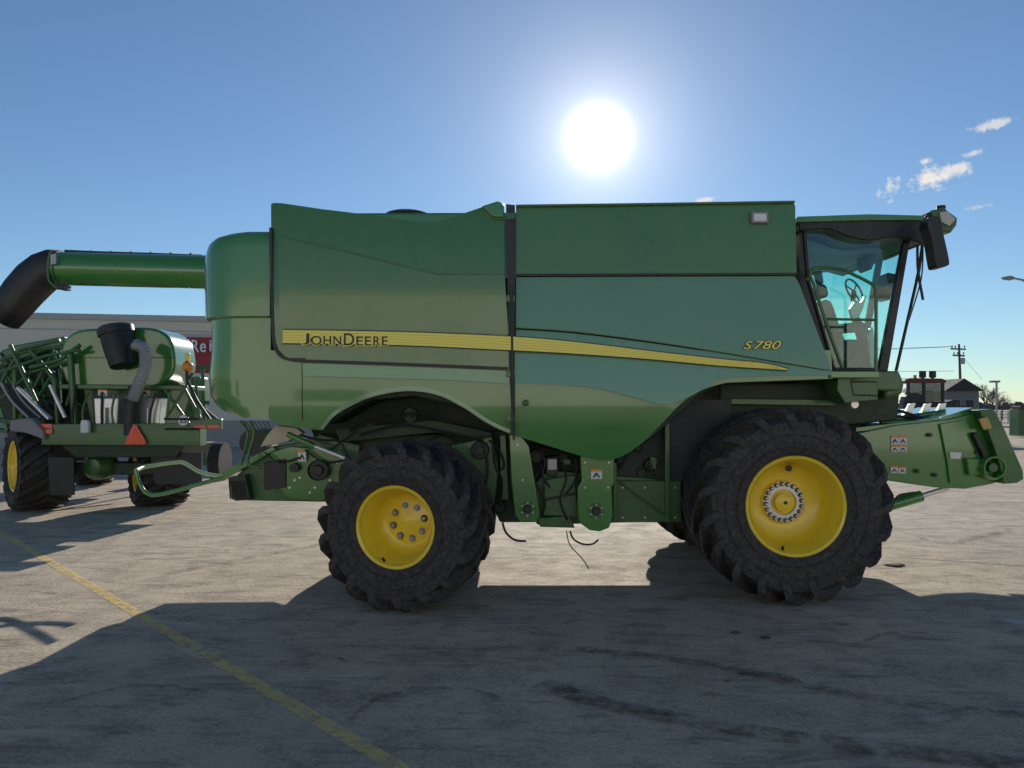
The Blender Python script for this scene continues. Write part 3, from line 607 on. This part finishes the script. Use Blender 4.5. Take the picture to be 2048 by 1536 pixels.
# =================================================================== BUILDING
WALL=mat('beige_block_wall',(.80,.67,.53),.9,var=.06,scale=.6,bump=.3,bscale=6)
WALL2=mat('grey_block_base',(.42,.37,.33),.9,var=.1,scale=.8,bump=.3,bscale=6)
CAP=mat('roof_cap',(.5,.47,.42),.6,var=.05)
SIGNR=mat('dark_red_sign',(.42,.02,.03),.5,var=.08)
bd=thing('shop_building',(-20,38,0),'long low beige shop building with dark red lettered sign band behind the farm machines','building')
def wallpt(px,z):
    t=(px+500)/1400; Y=34+t*5.5; return Vector(((px-1024)/F*Y,Y,z))
def wallbox(p0,p1,z0,z1,off,dep,nm,m,par,bev=0):
    a=wallpt(p0,z0); b=wallpt(p1,z0); d=(b-a).normalized(); n=Vector((d.y,-d.x,0))
    bm=B(); vs=[]
    for q in (a,b):
        for o_ in (off,off-dep):
            for z in (z0,z1): v=q+n*o_; vs.append(bm.verts.new((v.x,v.y,z)))
    for f in ((0,1,3,2),(4,6,7,5),(0,4,5,1),(2,3,7,6),(0,2,6,4),(1,5,7,3)): bm.faces.new([vs[i] for i in f])
    return new(nm,bm,m,par,bev=bev)
wallbox(-400,800,1.3,6.1,0,14,'wall',WALL,bd)
wallbox(-400,800,0,1.3,.03,14,'plinth',WALL2,bd)
wallbox(-402,802,6.1,6.38,.12,14.2,'roof_cap',CAP,bd)
wallbox(-402,802,5.6,5.66,.03,.1,'trim_band',CAP,bd)
wallbox(322,520,3.6,5.35,.15,.15,'sign_panel',SIGNR,bd)
wallbox(322,520,5.35,5.5,.2,.2,'sign_canopy',CAP,bd)
bm=B(); Yw=wallpt(390,0).y-.45
text_bm(bm,"O'",(354,379,679,704),Yw,off=.01)
text_bm(bm,"R",(383,398,680,704),Yw,off=.01)
text_bm(bm,"e",(400,412,687,704),Yw,off=.01)
text_bm(bm,"illy",(419,448,679,710),Yw,off=.01)
new('sign_letters',bm,mat('pale_sign_letters',(.85,.95,.9),.5,var=.03),bd,smooth=False,recalc=False)
for x in range(-300,800,120): wallbox(x,x+3,1.3,6.08,.012,.02,'control_joint',WALL2,bd)
sh=thing('bounce_building',(0,-18,0),'unseen white building added behind the camera to bounce sunlight','building')  # unseen building, added to reflect sunlight onto the combine's shaded side
bm=B(); box(bm,-34,34,-26,-18,0,7); new('wall',bm,mat('white_bounce_wall',(.80,.77,.72),.6,var=.03),sh)
bm=B(); box(bm,-34.3,34.3,-26.3,-17.7,7,7.4); new('roof',bm,CAP,sh)
for x in (-22,-8,8,22):
    bm=B(); box(bm,x-1.6,x+1.6,-18.05,-17.95,.9,2.6); wn=new('window',bm,GREY,sh)
    bm=B(); box(bm,x-1.5,x+1.5,-17.94,-17.9,1.0,2.5); new('pane',bm,BLACK,wn)
# =================================================================== RIGHT BACKGROUND
Yt=45
tr=thing('tractor',(W(1850,800,Yt).x,Yt+1,0),'distant black cabbed tractor with amber beacon beyond the feeder house','tractor')
new('cab_roof',PZ([(1810,760),(1822,756),(1885,757),(1894,761),(1892,766),(1812,766)],Yt,Yt+1.8),REDP,tr,bev=.05)
for x in (1815,1846,1884): new('cab_post',PZ([(x,765),(x+5,765),(x+5,805),(x,805)],Yt,Yt+.15),BLACK,tr); new('cab_post',PZ([(x,765),(x+4,765),(x+4,805),(x,805)],Yt+1.6,Yt+1.75),BLACK,tr)
new('cab_window',PZ([(1816,767),(1886,767),(1886,804),(1816,804)],Yt+.05,Yt+.08),glassmat('dark_tint',(.35,.4,.42),.08),tr)
new('driver_seat',PZ([(1852,780),(1866,780),(1868,806),(1850,806)],Yt+.6,Yt+1.2),BLACK,tr,bev=.05)
new('body',PZ([(1808,804),(1895,804),(1915,798),(1918,830),(1808,835)],Yt,Yt+1.7),BLACK,tr,bev=.1)
new('fender',PZ(s2([(1812,792),(1830,786),(1846,792),(1850,806)],4)+[(1808,806)],Yt-.1,Yt+.5),BLACK,tr,bev=.03)
for x in (1815,1890):
    new('wheel',tube(B(),[Vector(((x-1024)/F*Yt,Yt-.5,.8)),Vector(((x-1024)/F*Yt,Yt+.1,.8))],.8,28),RUB,tr)
    new('wheel',tube(B(),[Vector(((x-1024)/F*Yt,Yt+1.7,.8)),Vector(((x-1024)/F*Yt,Yt+2.3,.8))],.8,28),RUB,tr)
new('beacon',T([(1830,758),(1830,750)],Yt+.5,.09),AMBER,tr)
for x in (1845,1865):
    new('exhaust_stack',T([(x,762),(x,756),(x,755),(x,742)],Yt+2.6,[.08,.08,.20,.20],0,12),BLACK,tr)
HW=mat('house_siding',(.2,.19,.19),.8,var=.1,scale=.5); HR=mat('house_roof',(.045,.042,.045),.85,var=.15,scale=1); HL=mat('pale_siding',(.5,.5,.5),.8,var=.05)
def house(px0,px1,ye,yr,Y,m,label,depth=9):
    h=thing('house',(W((px0+px1)/2,800,Y).x,Y+depth/2,0),label,'house')
    x0=W(px0,800,Y).x; x1=W(px1,800,Y).x; ze=W(0,ye,Y).z; zr=W(0,yr,Y).z
    bm=B(); box(bm,x0,x1,Y,Y+depth,0,ze); new('wall',bm,m,h)
    bm=B(); xm=(x0+x1)/2; prism_w(bm,[(x0-.4,Y-.4,ze),(x1+.4,Y-.4,ze),(xm,Y-.4,zr)],Y+depth+.4); new('roof',bm,HR,h)
    for fx_ in (.28,.7):
        xx=x0+(x1-x0)*fx_; bm=B(); box(bm,xx-.5,xx+.5,Y-.06,Y+.02,ze-2.2,ze-.9); w_=new('window',bm,GREY,h)
        bm=B(); box(bm,xx-.42,xx+.42,Y-.08,Y-.05,ze-2.1,ze-1.0); new('pane',bm,BLACK,w_)
    bm=B(); box(bm,xm-.5,xm+.5,Y-.05,Y+.02,0,2.1); new('door',bm,HR,h)
    return h
house(1893,1958,782,757,85,HW,'dark grey gabled house beside the wooden utility pole')
house(1868,1912,778,762,110,HL,'pale gabled house seen just behind the dark grey house',8)
Yp=120
pp=tag(new('utility_pole',T([(1923,832),(1918,688)],Yp,[.24,.15],0,12),WOODP),'tall wooden utility pole with two crossarms against the sky','utility pole')
for y,x0,x1 in ((696,1902,1932),(709,1906,1930)):
    ca=new('crossarm',PZ([(x0,y),(x1,y+1),(x1,y+4),(x0,y+3)],Yp-.3,Yp-.15),WOODP,pp)
    for x in (x0+2,x0+9,x1-3): new('insulator',T([(x,y),(x,y-5)],Yp-.22,.09,0,8),GREY,ca)
new('transformer',T([(1925,716),(1925,728)],Yp-.3,.35,0,16),GALV,pp)
for i,(a,b,lab) in enumerate((((1904,693),(1300,704),'topmost overhead wire running left from the utility pole'),((1911,693),(1300,712),'second overhead wire from the top left of the utility pole'),((1908,742),(1300,738),'lowest overhead wire running left from the utility pole'))):
    pts=[W(a[0]+(b[0]-a[0])*k/16,a[1]+(b[1]-a[1])*k/16+10*(k/16)*(1-k/16),Yp) for k in range(17)]
    tag(new('overhead_wire',tube(B(),pts,.03,5),BLACK),lab,'wire')
pts=[W(1918+(1965-1918)*k/8,705+(760-705)*k/8,Yp) for k in range(9)]
tag(new('guy_wire',tube(B(),pts,.022,5),BLACK),'thin slanting wire going down right from the utility pole','wire')
sl_=tag(new('street_lamp',tube(B(),[((2085-1024)/F*42,42,0),((2085-1024)/F*42,42,7.4),W(2070,575,42),W(2045,560,42),W(2025,556,42)],[.12,.09,.07,.06,.05],10),GALV),'street lamp arm curving in from the right edge of the sky','street lamp')
new('lamp_head',PZ([(2010,553),(2022,551),(2030,554),(2028,559),(2014,557)],41.8,42.2),GREY,sl_,bev=.02)
tp=tag(new('yard_light',T([(1993,838),(1993,764)],70,.09,0,8),GALV),'short yard light on thin pole beside bare trees','lamp post')
new('lamp_head',PZ([(1985,761),(2001,761),(2001,765),(1985,765)],69.8,70.3),GREY,tp,bev=.02)
def tree(px,Y,h,label,seed,grp):
    rnd=random.Random(seed); t=thing('bare_tree',((px-1024)/F*Y,Y,0),label,'tree',grp); base=Vector(((px-1024)/F*Y,Y,0))
    bt=B(); tube(bt,[base,base+Vector((.05,0,h*.3)),base+Vector((.1,.1,h*.5))],[h*.03,h*.022,h*.016],8); new('trunk',bt,BARK,t)
    bm=B()
    def br(p,d,l,r,dep):
        q=p+d*l*.5+Vector((rnd.uniform(-.1,.1)*l,rnd.uniform(-.1,.1)*l,0)); e=q+(d+Vector((0,0,.15))).normalized()*l*.5
        tube(bm,[p,q,e],[r,r*.8,r*.55],4,cap=False)
        if dep==0: return
        for _ in range(4 if dep>1 else 5):
            nd_=(d+Vector((rnd.uniform(-1,1),rnd.uniform(-1,1),rnd.uniform(-.3,.6)))*.75).normalized(); br(e if rnd.random()<.6 else q,nd_,l*.68,r*.55,dep-1)
    for k in range(7):
        a=k*.9+rnd.random(); br(base+Vector((.07,.07,h*rnd.uniform(.28,.5))),Vector((math.cos(a)*.7,math.sin(a)*.7,.8)).normalized(),h*.22,h*.012,3)
    new('crown',bm,BARK,t,smooth=False,recalc=False)
for i,(px,Y,h) in enumerate(((1968,105,5.4),(1985,110,5.0),(2003,118,4.6))):
    tree(px,Y,h,['leafless tree closest to the dark grey house','middle leafless tree of the three by the yard light','rightmost leafless tree of the three by the yard light'][i],i+3,None)
fn=thing('wire_fence',(W(2000,830,95).x,95,0),'low dark wire fence along the far lot edge','fence')
for x in range(1960,2140,14): new('post',PZ([(x,822),(x+1.6,822),(x+1.6,846),(x,846)],95,95.1),GALV,fn)
for y in (823,829,835): new('rail',T([(1955,y),(2150,y)],95,.03,0,5),GALV,fn)
ub=thing('equipment_box',(W(2045,850,50).x,50,0),'dark green utility box at the far right edge','utility box')
new('cabinet',PZ([(2038,818),(2064,818),(2064,872),(2038,872)],50,51),DGREEN,ub,bev=.03)
new('top_panel',PZ([(2041,812),(2062,812),(2062,820),(2041,820)],49.9,50.9),REDP,ub,bev=.03)
bm=B(); rnd=random.Random(4)
for k in range(0,260):
    x=-700+k*6; hh=5+3*rnd.random()+3*math.sin(k*.13)
    for _ in range(3):
        cx=x+rnd.uniform(-3,3); cy=640+rnd.uniform(-12,12); r_=rnd.uniform(2.5,5)
        bmesh.ops.create_icosphere(bm,subdivisions=1,radius=r_,matrix=Matrix.Translation((cx,cy,hh*rnd.uniform(.2,.75)))@Matrix.Diagonal((1.3,1,.9,1)))
for v in bm.verts: v.co+=Vector((rnd.uniform(-.8,.8),0,rnd.uniform(-.8,.8)))
tl=new('far_treeline',bm,mat('far_foliage',(.10,.11,.10),.9,var=.3,scale=.1),smooth=False); tag(tl,'low hazy line of trees along the horizon','trees',kind='stuff')
# =================================================================== GROUND
def ground_mat():
    m=bpy.data.materials.new('weathered_lot'); m.use_nodes=True; nt=m.node_tree; L=nt.links; p=nt.nodes['Principled BSDF']
    tc=nd(nt,'ShaderNodeTexCoord')
    def noise(s,d=5,r=.6,vec=None,dist=0):
        n=nd(nt,'ShaderNodeTexNoise'); n.inputs['Scale'].default_value=s; n.inputs['Detail'].default_value=d; n.inputs['Roughness'].default_value=r; n.inputs['Distortion'].default_value=dist
        L.new(vec or tc.outputs['Object'],n.inputs['Vector']); return n.outputs['Fac']
    def rng(v,a,b,c=0,d=1):
        r=nd(nt,'ShaderNodeMapRange'); L.new(v,r.inputs['Value'])
        for k,x in zip(('From Min','From Max','To Min','To Max'),(a,b,c,d)): r.inputs[k].default_value=x
        return r.outputs['Result']
    def mul(a,b):
        n=nd(nt,'ShaderNodeMath',operation='MULTIPLY'); L.new(a,n.inputs[0]); L.new(b,n.inputs[1]); return n.outputs[0]
    def mix(f,a,b):
        x=nd(nt,'ShaderNodeMix',data_type='RGBA'); L.new(f,x.inputs['Factor'])
        for k,q in (('A',a),('B',b)):
            if isinstance(q,tuple): x.inputs[k].default_value=q+(1,)
            else: L.new(q,x.inputs[k])
        return x.outputs['Result']
    big=noise(.35,4); mid=noise(2.2,9,.72,dist=.3); fine=noise(30,6,.75); gr=noise(150,3,.7)
    c=mix(rng(big,.35,.65),(.50,.405,.295),(.66,.545,.405))
    c=mix(rng(mid,.44,.66,0,.75),c,(.25,.205,.16))
    c=mix(rng(fine,.45,.70,0,.55),c,(.84,.71,.55))
    c=mix(rng(fine,.30,.46,.6,0),c,(.17,.14,.115))
    c=mix(rng(gr,.50,.64,0,.5),c,(.14,.12,.10))
    mp=nd(nt,'ShaderNodeMapping'); mp.inputs['Rotation'].default_value=(0,0,R(35)); mp.inputs['Scale'].default_value=(.7,2.6,1); L.new(tc.outputs['Object'],mp.inputs['Vector'])
    c=mix(rng(noise(1.8,8,.75,mp.outputs[0],.8),.52,.62,0,.6),c,(.17,.14,.12))
    mp2=nd(nt,'ShaderNodeMapping'); mp2.inputs['Rotation'].default_value=(0,0,R(60)); mp2.inputs['Scale'].default_value=(.6,3,1); L.new(tc.outputs['Object'],mp2.inputs['Vector'])
    c=mix(rng(noise(1.3,8,.75,mp2.outputs[0],1.5),.55,.68,0,.4),c,(.76,.63,.49))
    v=nd(nt,'ShaderNodeTexVoronoi'); v.inputs['Scale'].default_value=.9; L.new(tc.outputs['Object'],v.inputs['Vector'])
    ad=nd(nt,'ShaderNodeMath',operation='ADD'); L.new(v.outputs['Distance'],ad.inputs[0]); L.new(rng(mid,.3,.7,-.06,.08),ad.inputs[1])
    c=mix(rng(ad.outputs[0],.03,.08,.6,0),c,(.07,.06,.05))
    v2=nd(nt,'ShaderNodeTexVoronoi',feature='DISTANCE_TO_EDGE'); v2.inputs['Scale'].default_value=.33
    nv=nd(nt,'ShaderNodeTexNoise'); nv.inputs['Scale'].default_value=2.5; nv.inputs['Detail'].default_value=5; L.new(tc.outputs['Object'],nv.inputs['Vector'])
    vm=nd(nt,'ShaderNodeVectorMath',operation='MULTIPLY_ADD'); L.new(nv.outputs['Color'],vm.inputs[0]); vm.inputs[1].default_value=(.7,.7,0); L.new(tc.outputs['Object'],vm.inputs[2]); L.new(vm.outputs[0],v2.inputs['Vector'])
    crack=mul(rng(v2.outputs['Distance'],.0,.0025,.6,0),rng(big,.52,.60)); c=mix(crack,c,(.10,.085,.07))
    L.new(c,p.inputs['Base Color'])
    L.new(rng(mid,.3,.7,.75,.92),p.inputs['Roughness']); p.inputs['Specular IOR Level'].default_value=.2
    a1=nd(nt,'ShaderNodeMath',operation='MULTIPLY_ADD'); L.new(fine,a1.inputs[0]); a1.inputs[1].default_value=.7; L.new(mid,a1.inputs[2])
    a2=nd(nt,'ShaderNodeMath',operation='SUBTRACT'); L.new(a1.outputs[0],a2.inputs[0]); L.new(crack,a2.inputs[1])
    b=nd(nt,'ShaderNodeBump'); b.inputs['Strength'].default_value=.65; b.inputs['Distance'].default_value=.03; L.new(a2.outputs[0],b.inputs['Height']); L.new(b.outputs['Normal'],p.inputs['Normal'])
    return m
bm=B(); bmesh.ops.create_grid(bm,x_segments=8,y_segments=8,size=3000)
g=new('ground',bm,ground_mat(),smooth=False); g['kind']='structure'
def worn(name,c,lo,hi,mx_=.6,sc_=7):
    m=bpy.data.materials.new(name); m.use_nodes=True; nt=m.node_tree; L=nt.links; p=nt.nodes['Principled BSDF']; p.inputs['Base Color'].default_value=c+(1,); p.inputs['Roughness'].default_value=.9; p.inputs['Specular IOR Level'].default_value=.1
    tc=nd(nt,'ShaderNodeTexCoord'); n=nd(nt,'ShaderNodeTexNoise'); n.inputs['Scale'].default_value=sc_; n.inputs['Detail'].default_value=8; n.inputs['Roughness'].default_value=.75; L.new(tc.outputs['Object'],n.inputs['Vector'])
    r=nd(nt,'ShaderNodeMapRange'); r.inputs['From Min'].default_value=lo; r.inputs['From Max'].default_value=hi; r.inputs['To Max'].default_value=mx_; L.new(n.outputs['Fac'],r.inputs['Value']); L.new(r.outputs['Result'],p.inputs['Alpha']); return m
def gpath(P,w,nm,m,z=.004,k=10):
    pts=spl([G(*q) for q in P],k); bm=B(); pr=None
    for i,c in enumerate(pts):
        d=(pts[min(i+1,len(pts)-1)]-pts[max(i-1,0)]).normalized(); n=Vector((-d.y,d.x,0))*w/2
        v=(bm.verts.new((c.x+n.x,c.y+n.y,z)),bm.verts.new((c.x-n.x,c.y-n.y,z)))
        if pr: bm.faces.new((pr[0],pr[1],v[1],v[0]))
        pr=v
    o=new(nm,bm,m,smooth=False); o['kind']='structure'; return o
gpath([(-60,1030),(830,1555)],.11,'parking_line',worn('worn_yellow_paint',(1.0,.75,.28),.36,.54,.6))
gpath([(365,1288),(425,1315)],.2,'paint_mark',worn('worn_pale_paint',(.8,.68,.45),.38,.56),.008)
gpath([(2010,1240),(2060,1250)],.12,'white_mark',worn('worn_white_paint',(.8,.8,.8),.3,.4))
gpath([(1800,1115),(2300,1150)],.02,'tar_seam',worn('tar',(.05,.04,.035),.3,.5,.8))
TRK=worn('track_dust',(.07,.06,.05),.42,.62,.55,6)
for i,(P,w_) in enumerate((([(1080,1370),(1250,1420),(1600,1480),(2100,1540)],.20),([(1150,1300),(1400,1330),(1750,1400),(2100,1440)],.14),([(330,1150),(480,1120),(640,1090)],.10),([(700,1450),(760,1400),(900,1380),(1000,1400)],.05),([(1830,1075),(1900,1085),(2020,1060)],.10),([(1450,1370),(1500,1352),(1570,1356),(1600,1372)],.05),([(560,1330),(640,1316),(700,1330)],.04),([(100,1420),(260,1380),(420,1390)],.05),([(1700,1300),(1800,1270),(1950,1290)],.05))):
    gpath(P,w_,'tyre_track',TRK,.012+.002*i)
bm=B(); box(bm,-100,400,125,300,-.5,.02)
vg=new('grass_field',bm,mat('dry_grass',(.20,.17,.09),.9,var=.25,scale=.1)); vg['kind']='structure'
for i,(x,y,s_,lab) in enumerate(((1788,1131,.08,'dark scrap on the ground right of the front tyre'),(1470,1267,.035,'small dark clod in the shaded foreground, left of the pair'),(1530,1277,.03,'small dark clod in the shaded foreground, right of the pair'))):
    bm=B(); rnd=random.Random(i); bmesh.ops.create_icosphere(bm,subdivisions=2,radius=s_)
    for v in bm.verts: v.co=Vector((v.co.x*1.4,v.co.y,v.co.z*.22))*(1+rnd.uniform(-.25,.25))
    for v in bm.verts: v.co+=G(x,y)+Vector((0,0,.01))
    tag(new('debris',bm,BARK),lab,'debris')
# =================================================================== LIGHT
d=ray(1196,275).normalized(); SUNE=math.asin(d.z); SUNA=math.atan2(d.x,d.y)
sun=bpy.data.objects.new('sun',bpy.data.lights.new('sun','SUN')); col.objects.link(sun)
sun.data.energy=5; sun.data.angle=R(.5); sun.data.color=(1,.93,.82); sun.rotation_euler=d.to_track_quat('Z','Y').to_euler()
w=bpy.data.worlds.new('World'); sc.world=w; w.use_nodes=True; nt=w.node_tree; L=nt.links; nt.nodes.clear()
out=nd(nt,'ShaderNodeOutputWorld'); bg=nd(nt,'ShaderNodeBackground'); L.new(bg.outputs[0],out.inputs[0]); bg.inputs[1].default_value=.092
sky=nd(nt,'ShaderNodeTexSky',sky_type='NISHITA'); sky.sun_disc=False; sky.sun_elevation=SUNE; sky.sun_rotation=SUNA; sky.altitude=300; sky.air_density=1.0; sky.dust_density=0; sky.ozone_density=2.0
tc=nd(nt,'ShaderNodeTexCoord')
def M(op,a,b=None,c=None,clamp=False):
    n=nd(nt,'ShaderNodeMath',operation=op); n.use_clamp=clamp
    for i,x in enumerate((a,b,c)):
        if x is None: continue
        if isinstance(x,(int,float)): n.inputs[i].default_value=x
        else: L.new(x,n.inputs[i])
    return n.outputs[0]
def DOT(v):
    n=nd(nt,'ShaderNodeVectorMath',operation='DOT_PRODUCT'); L.new(tc.outputs['Generated'],n.inputs[0]); n.inputs[1].default_value=v; return n.outputs['Value']
ang=M('ARCCOSINE',M('MINIMUM',DOT(d),.999999))
core=M('MULTIPLY',M('EXPONENT',M('MULTIPLY',M('POWER',M('DIVIDE',ang,R(1.55)),2.6),-1)),40)
g1=M('MULTIPLY',M('EXPONENT',M('DIVIDE',ang,-R(2.9))),12)
g2=M('MULTIPLY',M('EXPONENT',M('DIVIDE',ang,-R(11))),2.6)
gl=M('ADD',M('ADD',core,g1),g2)
gc=nd(nt,'ShaderNodeVectorMath',operation='SCALE'); gc.inputs[0].default_value=(1,.92,.80); L.new(gl,gc.inputs['Scale'])
tint=nd(nt,'ShaderNodeVectorMath',operation='MULTIPLY'); L.new(sky.outputs[0],tint.inputs[0]); tint.inputs[1].default_value=(.76,.92,1.06)
add=nd(nt,'ShaderNodeVectorMath',operation='ADD'); L.new(tint.outputs[0],add.inputs[0]); L.new(gc.outputs[0],add.inputs[1])
cur=add.outputs[0]
nz=nd(nt,'ShaderNodeTexNoise'); nz.inputs['Scale'].default_value=45; nz.inputs['Detail'].default_value=7; nz.inputs['Roughness'].default_value=.7; L.new(tc.outputs['Generated'],nz.inputs['Vector'])
tot=None
for px,py,sx,sy,amp in ((1858,358,50,22,1),(1905,342,26,13,.85),(1995,247,32,8,.7),(1950,305,16,6,.6),(1852,322,11,7,.8),(1957,414,22,5,.4),(1412,399,24,6,.9)):
    c=ray(px,py).normalized(); rt=c.cross(Vector((0,0,1))).normalized(); up=rt.cross(c)
    a=M('DIVIDE',DOT(rt),sx/F); b=M('DIVIDE',DOT(up),sy/F)
    a2_=M('ADD',a,M('MULTIPLY',b,-.4))
    r2=M('SQRT',M('ADD',M('MULTIPLY',a2_,a2_),M('MULTIPLY',b,b)))
    q=M('MULTIPLY',M('SUBTRACT',M('ADD',1.0,M('MULTIPLY',M('SUBTRACT',nz.outputs['Fac'],.5),5)),r2),1.2,clamp=True)
    q=M('MULTIPLY',q,M('GREATER_THAN',DOT(c),.9)); q=M('MULTIPLY',q,amp)
    tot=q if tot is None else M('MAXIMUM',tot,q)
mx=nd(nt,'ShaderNodeMix',data_type='RGBA'); L.new(tot,mx.inputs['Factor']); L.new(cur,mx.inputs['A']); mx.inputs['B'].default_value=(9.3,9.0,8.6,1)
L.new(mx.outputs['Result'],bg.inputs[0])
